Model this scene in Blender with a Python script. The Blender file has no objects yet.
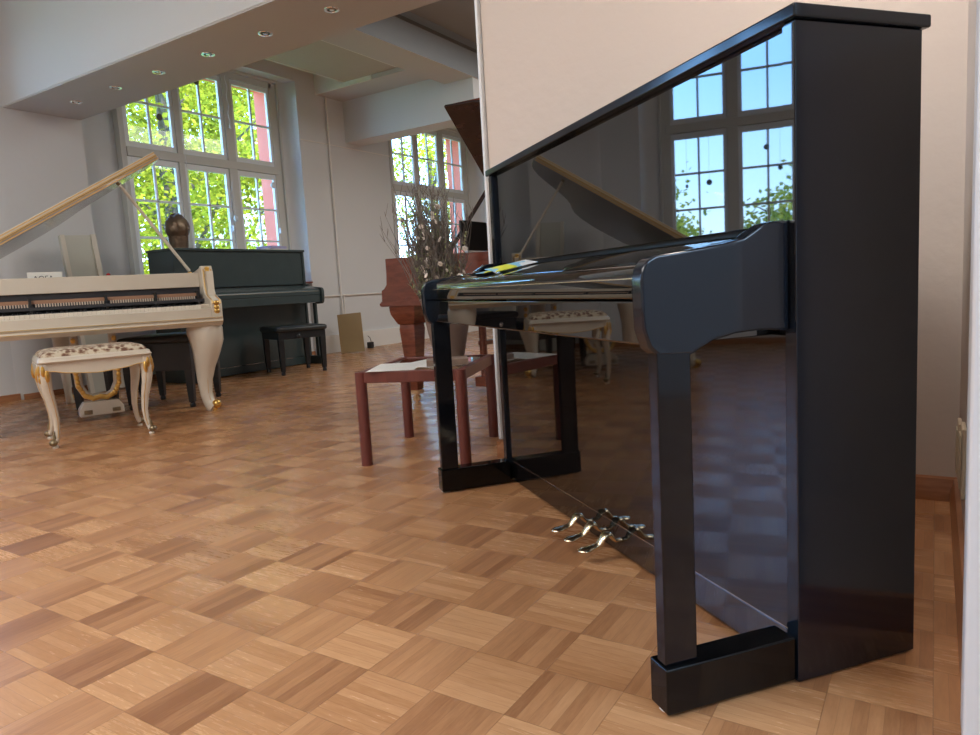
import bpy, math, random
from mathutils import Vector, Matrix
random.seed(7)
PI = math.pi
scn = bpy.context.scene
col = scn.collection

# ---------------------------------------------------------------- helpers
class MB:
    def __init__(s): s.v = []; s.f = []
    def add(s, vs, fs):
        n = len(s.v); s.v += [tuple(a) for a in vs]; s.f += [[i + n for i in f] for f in fs]; return s
    def box(s, x0, x1, y0, y1, z0, z1):
        vs = [(x, y, z) for x in (x0, x1) for y in (y0, y1) for z in (z0, z1)]
        return s.add(vs, [(0,1,3,2),(4,6,7,5),(0,4,5,1),(2,3,7,6),(0,2,6,4),(1,5,7,3)])
    def prism(s, poly, axis, a0, a1):
        def P(p, a):
            return {'x': (a, p[0], p[1]), 'y': (p[0], a, p[1]), 'z': (p[0], p[1], a)}[axis]
        n = len(poly)
        vs = [P(p, a0) for p in poly] + [P(p, a1) for p in poly]
        fs = [list(range(n))[::-1], list(range(n, 2*n))] + [(i, (i+1) % n, n + (i+1) % n, n + i) for i in range(n)]
        return s.add(vs, fs)
    def loft(s, rings, closed=True):
        n = len(rings[0]); vs = [p for r in rings for p in r]; fs = []
        for k in range(len(rings)-1):
            for i in range(n):
                j = (i+1) % n
                fs.append((k*n+i, k*n+j, (k+1)*n+j, (k+1)*n+i))
        if closed:
            fs.append(list(range(n))[::-1]); fs.append([(len(rings)-1)*n+i for i in range(n)])
        return s.add(vs, fs)
    def tube(s, path, rad, n=8, ref=None, sq=1.0):
        path = [Vector(p) for p in path]; rings = []
        if not hasattr(rad, '__len__'): rad = [rad]*len(path)
        prev = None
        for k, p in enumerate(path):
            t = (path[min(k+1, len(path)-1)] - path[max(k-1, 0)]).normalized()
            if prev is None:
                a = Vector(ref) if ref else (Vector((0,0,1)) if abs(t.z) < .9 else Vector((1,0,0)))
            else: a = prev
            a = (a - t*a.dot(t)).normalized(); b = t.cross(a); prev = a
            rings.append([p + rad[k]*(math.cos(2*PI*i/n + PI/n)*a + sq*math.sin(2*PI*i/n + PI/n)*b) for i in range(n)])
        return s.loft(rings)
    def lathe(s, prof, n=20, c=(0,0,0)):
        rings = [[(c[0]+r*math.cos(2*PI*i/n), c[1]+r*math.sin(2*PI*i/n), c[2]+z) for i in range(n)] for r, z in prof]
        return s.loft(rings)
    def ball(s, c, r, n=10, m=6, sc=(1,1,1), rot=None):
        rings = []
        for k in range(m+1):
            th = PI*(k+.02)/(m+.04); ring = []
            for i in range(n):
                p = Vector((sc[0]*r*math.sin(th)*math.cos(2*PI*i/n), sc[1]*r*math.sin(th)*math.sin(2*PI*i/n), -sc[2]*r*math.cos(th)))
                if rot: p = rot @ p
                ring.append(Vector(c)+p)
            rings.append(ring)
        return s.loft(rings)
    def build(s, name, m, parent=None, bevel=0, seg=2, sharp=35, kind=None):
        me = bpy.data.meshes.new(name); me.from_pydata(s.v, [], s.f); me.validate()
        import bmesh
        bm = bmesh.new(); bm.from_mesh(me); bmesh.ops.recalc_face_normals(bm, faces=bm.faces); bm.to_mesh(me); bm.free()
        for p in me.polygons: p.use_smooth = True
        try: me.set_sharp_from_angle(angle=math.radians(sharp))
        except Exception: pass
        me.materials.append(m)
        o = bpy.data.objects.new(name, me); col.objects.link(o)
        if parent: o.parent = parent
        if bevel:
            b = o.modifiers.new('bevel', 'BEVEL'); b.width = bevel; b.segments = seg; b.limit_method = 'ANGLE'; b.angle_limit = math.radians(35)
            try: b.harden_normals = True
            except Exception: pass
        if kind: o['kind'] = kind
        return o

def tag(o, label, cat, group=None, kind=None):
    o['label'] = label; o['category'] = cat
    if group: o['group'] = group
    if kind: o['kind'] = kind
    return o
def thing(name, label, cat, loc=(0,0,0), rz=0, group=None):
    o = bpy.data.objects.new(name, None); col.objects.link(o); o.location = loc; o.rotation_euler = (0, 0, rz)
    o.empty_display_size = .1
    return tag(o, label, cat, group)
def struct(name, mb, m, **k): return mb.build(name, m, kind='structure', **k)
def copy_tree(o, parent=None):
    c = o.copy(); col.objects.link(c); c.parent = parent
    for ch in list(o.children): copy_tree(ch, c)
    return c

# ---------------------------------------------------------------- materials
def mat(name, base=(.8,.8,.8), rough=.5, metal=0, ior=1.5, coat=0, noise=0, nscale=8, bump=0, bscale=40, trans=0, sheen=0, emit=None):
    m = bpy.data.materials.new(name); m.use_nodes = True; nt = m.node_tree; b = nt.nodes['Principled BSDF']
    b.inputs['Base Color'].default_value = (*base, 1); b.inputs['Roughness'].default_value = rough
    b.inputs['Metallic'].default_value = metal; b.inputs['IOR'].default_value = ior
    b.inputs['Coat Weight'].default_value = coat; b.inputs['Coat Roughness'].default_value = .03
    tc = nt.nodes.new('ShaderNodeTexCoord')
    n = nt.nodes.new('ShaderNodeTexNoise'); n.inputs['Scale'].default_value = nscale; n.inputs['Detail'].default_value = 5
    nt.links.new(tc.outputs['Object'], n.inputs['Vector'])
    mx = nt.nodes.new('ShaderNodeMix'); mx.data_type = 'RGBA'
    k = noise if noise else .03
    mx.inputs[6].default_value = (*[c*(1-k) for c in base], 1); mx.inputs[7].default_value = (*[min(1, c*(1+k)) for c in base], 1)
    nt.links.new(n.outputs['Fac'], mx.inputs[0]); nt.links.new(mx.outputs[2], b.inputs['Base Color'])
    if bump:
        n2 = nt.nodes.new('ShaderNodeTexNoise'); n2.inputs['Scale'].default_value = bscale; n2.inputs['Detail'].default_value = 4
        nt.links.new(tc.outputs['Object'], n2.inputs['Vector'])
        bp = nt.nodes.new('ShaderNodeBump'); bp.inputs['Strength'].default_value = bump; bp.inputs['Distance'].default_value = .01
        nt.links.new(n2.outputs['Fac'], bp.inputs['Height']); nt.links.new(bp.outputs['Normal'], b.inputs['Normal'])
    if emit:
        b.inputs['Emission Color'].default_value = (*emit[0], 1); b.inputs['Emission Strength'].default_value = emit[1]
    return m
def woodmat(name, c1, c2, rough=.3, sc=(2, 2, 30), coat=0):
    m = bpy.data.materials.new(name); m.use_nodes = True; nt = m.node_tree; b = nt.nodes['Principled BSDF']
    tc = nt.nodes.new('ShaderNodeTexCoord'); mp = nt.nodes.new('ShaderNodeMapping'); mp.inputs['Scale'].default_value = sc
    n = nt.nodes.new('ShaderNodeTexNoise'); n.inputs['Scale'].default_value = 3; n.inputs['Detail'].default_value = 8; n.inputs['Distortion'].default_value = .6
    nt.links.new(tc.outputs['Object'], mp.inputs[0]); nt.links.new(mp.outputs[0], n.inputs['Vector'])
    r = nt.nodes.new('ShaderNodeValToRGB'); r.color_ramp.elements[0].position = .3; r.color_ramp.elements[1].position = .7
    r.color_ramp.elements[0].color = (*c1, 1); r.color_ramp.elements[1].color = (*c2, 1)
    nt.links.new(n.outputs['Fac'], r.inputs[0]); nt.links.new(r.outputs[0], b.inputs['Base Color'])
    b.inputs['Roughness'].default_value = rough; b.inputs['Coat Weight'].default_value = coat
    return m

M = {}
M['plaster'] = mat('white_plaster', (.67,.685,.69), .85, noise=.02, nscale=2, bump=.12, bscale=25)
M['plaster_pink'] = mat('warm_rough_plaster', (.66,.59,.535), .8, noise=.025, nscale=2, bump=.35, bscale=14)
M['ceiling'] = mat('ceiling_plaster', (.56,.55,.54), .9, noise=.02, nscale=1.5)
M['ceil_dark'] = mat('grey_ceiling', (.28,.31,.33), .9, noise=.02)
M['panel_beige'] = mat('beige_ceiling_board', (.50,.45,.38), .8, noise=.04)
M['cream_edge'] = mat('cream_board_edge', (.80,.80,.74), .7)
M['lacquer'] = mat('black_piano_lacquer', (.0035,.0035,.004), .018, ior=2.1, noise=.02)
M['lacquer_side'] = mat('black_satin_lacquer', (.004,.008,.016), .11, ior=1.6, noise=.05)
M['lacquer_low'] = mat('black_lower_panel_lacquer', (.004,.0035,.0035), .03, ior=1.8, noise=.02)
M['lacquer_block'] = mat('black_block_lacquer', (.003,.003,.0035), .06, ior=1.38, noise=.02)
M['lacquer_leg'] = mat('black_leg_lacquer', (.004,.005,.008), .09, ior=1.5, noise=.02)
M['lacquer_haze'] = mat('black_lacquer_flare_haze', (.042,.062,.064), .25, ior=1.5, noise=.1)  # black lifted to teal: lens-flare haze put into the base colour
M['bench_black'] = mat('black_bench_paint', (.014,.018,.022), .3, noise=.1)
M['bench_pad'] = mat('black_leather', (.022,.028,.030), .38, noise=.1, bump=.2, bscale=60)
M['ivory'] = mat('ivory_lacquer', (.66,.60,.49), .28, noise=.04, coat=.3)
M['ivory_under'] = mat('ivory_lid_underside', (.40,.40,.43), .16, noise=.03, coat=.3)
M['gold'] = mat('gilding', (.75,.47,.13), .3, metal=.9, noise=.15, nscale=30)
M['gold_paint'] = mat('gilded_edge', (.62,.42,.17), .4, metal=.5, noise=.15, nscale=40)
M['bronze_dull'] = mat('dull_bronze', (.28,.22,.13), .35, metal=.8, noise=.3, nscale=30)
M['brass'] = mat('polished_pedal_metal', (.90,.78,.55), .22, metal=1, noise=.05)
M['chrome'] = mat('chrome', (.8,.8,.8), .15, metal=1)
M['glide'] = mat('pale_glide', (.75,.72,.68), .4)
M['key_white'] = mat('key_ivory', (.78,.73,.62), .35)
M['key_black'] = mat('key_ebony', (.02,.02,.02), .35)
M['action_dark'] = mat('action_dark', (.035,.035,.04), .6)
M['action_wood'] = mat('action_wood', (.36,.20,.12), .5, noise=.15, nscale=40)
M['felt_tip'] = mat('hammer_felt', (.62,.52,.42), .8)
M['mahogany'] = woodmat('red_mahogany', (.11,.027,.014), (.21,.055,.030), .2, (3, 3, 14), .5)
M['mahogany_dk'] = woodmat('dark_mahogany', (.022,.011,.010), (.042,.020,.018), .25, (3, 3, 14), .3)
M['redwood'] = woodmat('red_stained_wood', (.115,.030,.024), (.18,.050,.038), .35, (12, 12, 2))
M['baseboard'] = woodmat('oak_skirting', (.30,.12,.05), (.46,.21,.095), .3, (2, 2, 20), .2)
M['frame'] = mat('window_paint', (.60,.61,.58), .5, noise=.03)
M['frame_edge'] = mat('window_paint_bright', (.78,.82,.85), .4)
M['white_paint'] = mat('white_gloss_paint', (.78,.82,.88), .35)
M['pipe'] = mat('pipe_paint', (.80,.78,.74), .5)
M['white_skirt'] = mat('painted_skirting', (.80,.78,.74), .5)
M['cardboard'] = mat('cardboard', (.33,.23,.11), .85, noise=.08)
M['paper'] = mat('paper', (.80,.80,.74), .7)
M['ink'] = mat('ink', (.05,.05,.06), .7)
M['ceramic'] = mat('taupe_ceramic', (.17,.115,.088), .45, noise=.1)
M['stem'] = mat('dry_stem', (.20,.175,.15), .9, noise=.3)
M['leafdry'] = mat('olive_dry_leaf', (.36,.41,.22), .9, noise=.3, nscale=20)
M['petal'] = mat('cream_petal', (.78,.70,.62), .8)
M['petal_pink'] = mat('pale_pink_petal', (.55,.25,.22), .8)
M['bronze_head'] = mat('dark_bronze', (.17,.12,.08), .35, metal=.6, noise=.7, nscale=9, bump=.6, bscale=30)
M['red_wall'] = mat('red_render', (.85,.20,.13), .8, noise=.05)
M['bark'] = mat('bark', (.10,.075,.05), .9, noise=.3)
M['grass'] = mat('lawn', (.16,.30,.05), .9, noise=.3)
M['house'] = mat('pale_house_render', (.75,.72,.66), .8)
M['roof'] = mat('roof_tile', (.35,.16,.10), .8)
M['switch'] = mat('cream_plastic', (.74,.66,.50), .4)
M['black_plastic'] = mat('black_plastic', (.015,.015,.015), .4)
M['rack'] = mat('board_grey', (.56,.57,.50), .35, noise=.04)
M['rack_edge'] = mat('board_edge', (.72,.68,.58), .4)
M['lamp_glass'] = mat('lamp_lens', (.10,.10,.09), .2)
M['sill'] = mat('red_brown_sill', (.22,.07,.05), .4)
M['crystal'] = mat('pale_crystal', (.75,.78,.8), .2)
M['purple'] = mat('lilac_cover', (.42,.38,.60), .6)
M['dark_disc'] = mat('dark_disc', (.12,.12,.11), .5)
M['redtag'] = mat('red_felt', (.45,.03,.03), .8)

def glassmat():
    m = bpy.data.materials.new('window_glass'); m.use_nodes = True; nt = m.node_tree; nt.nodes.clear()
    out = nt.nodes.new('ShaderNodeOutputMaterial'); mx = nt.nodes.new('ShaderNodeMixShader'); t = nt.nodes.new('ShaderNodeBsdfTransparent')
    g = nt.nodes.new('ShaderNodeBsdfGlossy'); g.inputs['Roughness'].default_value = .02; lw = nt.nodes.new('ShaderNodeLayerWeight'); lw.inputs[0].default_value = .5
    pw = nt.nodes.new('ShaderNodeMath'); pw.operation = 'POWER'; pw.inputs[1].default_value = 5; nt.links.new(lw.outputs['Facing'], pw.inputs[0])
    f = nt.nodes.new('ShaderNodeMath'); f.operation = 'MULTIPLY_ADD'; f.inputs[1].default_value = .95; f.inputs[2].default_value = .04; nt.links.new(pw.outputs[0], f.inputs[0])
    t.inputs[0].default_value = (.97,.985,.975,1)
    nt.links.new(f.outputs[0], mx.inputs[0]); nt.links.new(t.outputs[0], mx.inputs[1]); nt.links.new(g.outputs[0], mx.inputs[2]); nt.links.new(mx.outputs[0], out.inputs[0])
    return m
M['glass'] = glassmat()
def leafmat(name, c1, c2):
    m = bpy.data.materials.new(name); m.use_nodes = True; nt = m.node_tree; nt.nodes.clear()
    out = nt.nodes.new('ShaderNodeOutputMaterial'); mx = nt.nodes.new('ShaderNodeMixShader'); mx.inputs[0].default_value = .5
    d = nt.nodes.new('ShaderNodeBsdfDiffuse'); t = nt.nodes.new('ShaderNodeBsdfTranslucent')
    tc = nt.nodes.new('ShaderNodeTexCoord'); n = nt.nodes.new('ShaderNodeTexNoise'); n.inputs['Scale'].default_value = 2.2; n.inputs['Detail'].default_value = 6
    r = nt.nodes.new('ShaderNodeValToRGB'); r.color_ramp.elements[0].color = (*c1,1); r.color_ramp.elements[1].color = (*c2,1)
    r.color_ramp.elements[0].position = .35; r.color_ramp.elements[1].position = .65
    nt.links.new(tc.outputs['Object'], n.inputs['Vector']); nt.links.new(n.outputs['Fac'], r.inputs[0])
    nt.links.new(r.outputs[0], d.inputs[0]); nt.links.new(r.outputs[0], t.inputs[0])
    nt.links.new(d.outputs[0], mx.inputs[1]); nt.links.new(t.outputs[0], mx.inputs[2]); nt.links.new(mx.outputs[0], out.inputs[0])
    return m
M['leaf'] = leafmat('sunlit_leaf', (.13,.135,.012), (.60,.56,.05))
M['leaf2'] = leafmat('far_leaf', (.26,.30,.05), (.60,.60,.12))

def parquet():
    m = bpy.data.materials.new('mosaic_parquet'); m.use_nodes = True; nt = m.node_tree; b = nt.nodes['Principled BSDF']; L = nt.links
    def N(t): return nt.nodes.new(t)
    def math_(op, a, b_=None, c=None):
        n = N('ShaderNodeMath'); n.operation = op
        for i, v in enumerate((a, b_, c)):
            if v is None: continue
            if isinstance(v, (int, float)): n.inputs[i].default_value = v
            else: L.new(v, n.inputs[i])
        return n.outputs[0]
    tc = N('ShaderNodeTexCoord'); sp = N('ShaderNodeSeparateXYZ'); L.new(tc.outputs['Object'], sp.inputs[0])
    T = .1595
    px = math_('DIVIDE', math_('ADD', sp.outputs[0], .790 + T*100), T); py = math_('DIVIDE', math_('ADD', sp.outputs[1], -1.1235 + T*100), T)
    ix = math_('FLOOR', px); iy = math_('FLOOR', py); fx = math_('FRACT', px); fy = math_('FRACT', py)
    par = math_('MODULO', math_('ADD', ix, iy), 2)          # 0 -> strips along Y
    def mixf(f, a, b_): return math_('ADD', math_('MULTIPLY', a, math_('SUBTRACT', 1.0, f)), math_('MULTIPLY', b_, f))
    across = mixf(par, fx, fy); along = mixf(par, fy, fx)
    NS = 7
    st = math_('MULTIPLY', across, NS); si = math_('FLOOR', st); sf = math_('FRACT', st)
    def wn(a, b_, c):
        cb = N('ShaderNodeCombineXYZ')
        for i, v in enumerate((a, b_, c)):
            if isinstance(v, (int, float)): cb.inputs[i].default_value = v
            else: L.new(v, cb.inputs[i])
        w = N('ShaderNodeTexWhiteNoise'); w.noise_dimensions = '3D'; L.new(cb.outputs[0], w.inputs['Vector']); return w.outputs['Value']
    rs = wn(ix, iy, si); rt = wn(ix, iy, 77.0)
    # group strips in pairs sometimes
    rs2 = wn(ix, iy, math_('FLOOR', math_('MULTIPLY', st, .5)))
    v = math_('ADD', math_('ADD', math_('MULTIPLY', rs, .40), math_('MULTIPLY', rs2, .25)), math_('MULTIPLY', rt, .35))
    # grain
    cb = N('ShaderNodeCombineXYZ'); L.new(math_('ADD', math_('MULTIPLY', across, 11), math_('MULTIPLY', rs, 50)), cb.inputs[0])
    L.new(math_('ADD', math_('MULTIPLY', along, 1.3), math_('MULTIPLY', ix, 3.1)), cb.inputs[1]); L.new(math_('ADD', iy, rs), cb.inputs[2])
    gn = N('ShaderNodeTexNoise'); gn.inputs['Scale'].default_value = 2.2; gn.inputs['Detail'].default_value = 6; gn.inputs['Roughness'].default_value = .65; L.new(cb.outputs[0], gn.inputs['Vector'])
    v2 = math_('ADD', math_('MULTIPLY', v, .72), math_('MULTIPLY', math_('SUBTRACT', gn.outputs['Fac'], .5), .55))
    v3 = math_('ADD', v2, math_('MULTIPLY', par, .20))  # sheen difference by strip direction put into the base colour
    r = N('ShaderNodeValToRGB'); e = r.color_ramp.elements
    e[0].position = .08; e[0].color = (.27,.112,.045,1); e[1].position = .90; e[1].color = (.63,.345,.165,1)
    x = e.new(.45); x.color = (.45,.218,.095,1)
    L.new(v3, r.inputs[0])
    # joints
    def edge(f, w): return math_('LESS_THAN', math_('MINIMUM', f, math_('SUBTRACT', 1.0, f)), w)
    je = math_('MAXIMUM', edge(fx, .006), edge(fy, .006)); js = edge(sf, .022)
    joint = math_('MAXIMUM', math_('MULTIPLY', je, .38), math_('MULTIPLY', js, .28))
    mx = N('ShaderNodeMix'); mx.data_type = 'RGBA'; L.new(joint, mx.inputs[0]); L.new(r.outputs[0], mx.inputs[6]); mx.inputs[7].default_value = (.10,.04,.018,1)
    L.new(mx.outputs[2], b.inputs['Base Color'])
    big = N('ShaderNodeTexNoise'); big.inputs['Scale'].default_value = 1.3; big.inputs['Detail'].default_value = 4; L.new(tc.outputs['Object'], big.inputs['Vector'])
    ro = math_('ADD', math_('ADD', math_('SUBTRACT', .30, math_('MULTIPLY', par, .10)), math_('MULTIPLY', big.outputs['Fac'], .12)), math_('MULTIPLY', math_('SUBTRACT', gn.outputs['Fac'], .5), .12))
    L.new(ro, b.inputs['Roughness'])
    bp = N('ShaderNodeBump'); bp.inputs['Strength'].default_value = .12; bp.inputs['Distance'].default_value = .002
    hh = math_('SUBTRACT', math_('MULTIPLY', rs, .6), math_('MULTIPLY', joint, 1.0)); L.new(hh, bp.inputs['Height']); L.new(bp.outputs[0], b.inputs['Normal'])
    b.inputs['IOR'].default_value = 1.52
    return m
M['parquet'] = parquet()

def tapestry():
    m = bpy.data.materials.new('floral_tapestry'); m.use_nodes = True; nt = m.node_tree; b = nt.nodes['Principled BSDF']; b.inputs['Roughness'].default_value = .9
    tc = nt.nodes.new('ShaderNodeTexCoord'); n = nt.nodes.new('ShaderNodeTexVoronoi'); n.inputs['Scale'].default_value = 38
    n2 = nt.nodes.new('ShaderNodeTexNoise'); n2.inputs['Scale'].default_value = 45; n2.inputs['Detail'].default_value = 3
    r = nt.nodes.new('ShaderNodeValToRGB'); e = r.color_ramp.elements
    e[0].position = .42; e[0].color = (.16,.08,.05,1); e[1].position = .80; e[1].color = (.60,.53,.40,1); x = e.new(.60); x.color = (.38,.27,.18,1)
    ad = nt.nodes.new('ShaderNodeMath'); ad.operation = 'ADD'
    nt.links.new(tc.outputs['Object'], n.inputs['Vector']); nt.links.new(tc.outputs['Object'], n2.inputs['Vector'])
    nt.links.new(n.outputs['Distance'], ad.inputs[0]); nt.links.new(n2.outputs['Fac'], ad.inputs[1])
    sb = nt.nodes.new('ShaderNodeMath'); sb.operation = 'SUBTRACT'; sb.inputs[1].default_value = .38
    nt.links.new(ad.outputs[0], sb.inputs[0]); nt.links.new(sb.outputs[0], r.inputs[0]); nt.links.new(r.outputs[0], b.inputs['Base Color'])
    return m
M['tapestry'] = tapestry()
def leaflet():
    m = bpy.data.materials.new('printed_leaflet'); m.use_nodes = True; nt = m.node_tree; b = nt.nodes['Principled BSDF']; b.inputs['Roughness'].default_value = .4
    tc = nt.nodes.new('ShaderNodeTexCoord'); n = nt.nodes.new('ShaderNodeTexNoise'); n.inputs['Scale'].default_value = 9; n.inputs['Detail'].default_value = 2
    r = nt.nodes.new('ShaderNodeValToRGB'); r.color_ramp.interpolation = 'CONSTANT'; e = r.color_ramp.elements
    e[0].position = 0; e[0].color = (.70,.75,.06,1); e[1].position = .48; e[1].color = (.25,.58,.80,1); x = e.new(.60); x.color = (.8,.85,.85,1)
    nt.links.new(tc.outputs['Object'], n.inputs['Vector']); nt.links.new(n.outputs['Fac'], r.inputs[0]); nt.links.new(r.outputs[0], b.inputs['Base Color'])
    return m
M['leaflet'] = leaflet()

# ---------------------------------------------------------------- the setting
ZC = 3.6
WX = -6.70                      # inner face of the window wall
GX = -6.90                      # plane of the window frames
OX = -7.30                      # outer face
struct('floor', MB().box(-7.30, 3.0, -3.0, 12.0, -.06, 0), M['parquet'])
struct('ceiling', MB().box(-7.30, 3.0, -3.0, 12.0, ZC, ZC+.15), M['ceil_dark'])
struct('ceiling_near', MB().box(WX, .07, -2.8, 3.01, ZC-.02, ZC), M['ceiling'])
# window wall
mb = MB()
HT = 3.40                        # top of the niches
niches = [(-.05, 2.42, .15, 2.22), (3.66, 6.36, 4.15, 6.22), (8.06, 10.62, 8.28, 10.35)]
SILL = .92
prev = -3.0
for n0, n1, f0, f1 in niches:
    mb.box(OX, WX, prev, n0, 0, ZC); prev = n1
mb.box(OX, WX, prev, 12.0, 0, ZC)
for n0, n1, f0, f1 in niches:
    mb.box(OX, WX, n0, n1, HT, ZC)                       # above the niche
    mb.box(OX, WX-.06, n0, n1, 0, SILL)                  # parapet below the window
    mb.prism([(GX-.06, n0), (GX-.06, f0), (OX, f0), (OX, n0)], 'z', SILL, HT)
    # splayed, rounded far reveal
    q = [(WX, n1)] + [(WX - .20*math.sin(t), n1 - (n1-f1)*(1-math.cos(t))) for t in [PI/2*k/8 for k in range(1, 9)]] + [(OX, f1), (OX, n1)]
    mb.prism(q, 'z', SILL, HT)
struct('wall_left', mb, M['plaster'], bevel=.02, seg=3)
mb = MB()
for n0, n1, f0, f1 in niches:
    mb.box(-7.29, GX-.08, f1-.012, f1-.001, SILL, 3.36).box(-7.29, GX-.08, f0+.001, f0+.012, SILL, 3.36).box(-7.29, GX-.08, f0, f1, 3.345, 3.36)
struct('trim_1', mb, M['red_wall'])                      # painted outer reveals
mb = MB()
for n0, n1, f0, f1 in niches: mb.box(-6.85, WX+.035, n0+.01, n1-.01, SILL, SILL+.02)
struct('trim_2', mb, M['sill'], bevel=.004)
# pillar under the beam and the beam with recessed spots
struct('wall_pillar', MB().prism([(WX+.001, 2.84), (WX+.012, 2.86), (WX+.025, 2.90), (WX+.03, 2.96), (WX+.03, 3.66), (WX+.001, 3.66)], 'z', 0, 2.49), M['plaster'], sharp=60)
struct('ceiling_beam', MB().box(WX, -1.6, 3.01, 3.66, 2.49, ZC), M['plaster'], bevel=.008)
struct('ceiling_beam_soffit', MB().box(WX, -1.6, 3.018, 3.652, 2.482, 2.4901), M['ceiling'])
# wall behind the black upright
struct('wall_back', MB().box(-1.60, 3.0, 2.56, 3.66, 0, ZC), M['plaster_pink'], bevel=.025, seg=4)
struct('sunlit_corner_strip', MB().box(-1.612, -1.598, 2.548, 2.60, .08, ZC-.02), M['frame_edge'], bevel=.005)  # added white strip standing in for sunlight on the wall corner
struct('wall_right', MB().box(.07, .24, 1.30, 2.56, 0, ZC).box(.07, .24, -3.0, -.55, 0, ZC).box(.07, .24, -.55, 1.30, 2.15, ZC), M['plaster_pink'])
struct('wall_near', MB().box(-7.3, 3.0, -3.1, -3.0, 0, ZC), M['plaster'])
struct('wall_far', MB().box(-7.3, 3.1, 12.0, 12.1, 0, ZC), M['plaster'])
struct('wall_side', MB().box(3.0, 3.1, -3.1, 12.1, 0, ZC), M['plaster'])
# door frame beside the camera
struct('door_1', MB().box(.045, .26, 1.215, 1.30, 0, 2.20).box(.045, .26, -.60, -.53, 0, 2.20).box(.045, .26, -.53, 1.215, 2.12, 2.20), M['white_paint'], bevel=.006)
# far ceiling steps
struct('ceiling_longitudinal_beam', MB().box(-5.03, -4.602, 3.67, 11.99, 3.20, ZC), M['ceiling'])
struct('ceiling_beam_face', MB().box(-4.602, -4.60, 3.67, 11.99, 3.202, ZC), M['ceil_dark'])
struct('ceiling_low_bay', MB().box(WX, -5.03, 6.70, 7.18, 3.30, ZC), M['ceiling'])
struct('ceiling_low_bay_front', MB().box(WX, -5.75, 6.685, 6.70, 3.295, ZC), M['cream_edge'])
struct('ceiling_cross_beam', MB().box(WX, -5.0301, 7.18, 7.50, 2.77, ZC-.03).box(-5.0301, -4.62, 7.18, 7.50, 2.77, 3.199), M['plaster'])
struct('ceiling_bay', MB().box(WX, -5.03, 3.67, 6.68, ZC-.03, ZC), M['panel_beige'])
struct('trim_3', MB().box(-4.60, -4.585, 3.67, 11.9, 3.485, 3.515), M['dark_disc'])
o = thing('ceiling_board', 'beige suspended ceiling board with cream edges above the far window bay', 'ceiling board')
MB().box(-6.18, -5.35, 3.68, 6.69, 3.35, 3.37).build('board', M['panel_beige'], o)
MB().box(-5.349, -5.22, 3.68, 6.69, 3.35, 3.44).box(-6.20, -6.181, 3.68, 6.69, 3.345, 3.38).build('edge_strip', M['cream_edge'], o)
MB().box(-5.9, -5.88, 5.5, 5.52, 3.37, ZC-.03).box(-5.9, -5.88, 4.2, 4.22, 3.37, ZC-.03).build('hanger', M['chrome'], o)
# skirting
bbp = [(0,0),(.022,0),(.022,.035),(.016,.05),(.012,.07),(0,.075)]
struct('baseboard_back', MB().prism([(2.56-a, z) for a, z in bbp], 'x', -1.615, .07), M['baseboard'])
struct('baseboard_end', MB().box(-1.62, -1.602, 2.545, 3.66, 0, .072), M['baseboard'])
struct('baseboard_right', MB().prism([(.07-a, z) for a, z in bbp], 'y', 1.30, 2.56), M['baseboard'])
struct('baseboard_left', MB().box(WX, WX+.02, -3, 2.86, 0, .06).box(WX+.03, WX+.045, 2.88, 3.66, 0, .05).box(WX-.06, WX-.04, 3.66, 6.36, 0, .05), M['baseboard'])
struct('baseboard_far', MB().box(WX, WX+.03, 6.37, 12.0, 0, .045).box(WX, WX+.025, 6.37, 12, .045, .23), M['white_skirt'])
struct('wall_shadow_line', MB().box(WX, WX+.012, 6.37, 8.06, 2.695, 2.708), M['pipe'])  # thin ledge added to stand in for a shadow line across the wall
struct('baseboard_near', MB().box(-6.7, .05, -3.0, -2.98, 0, .07), M['baseboard'])

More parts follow.
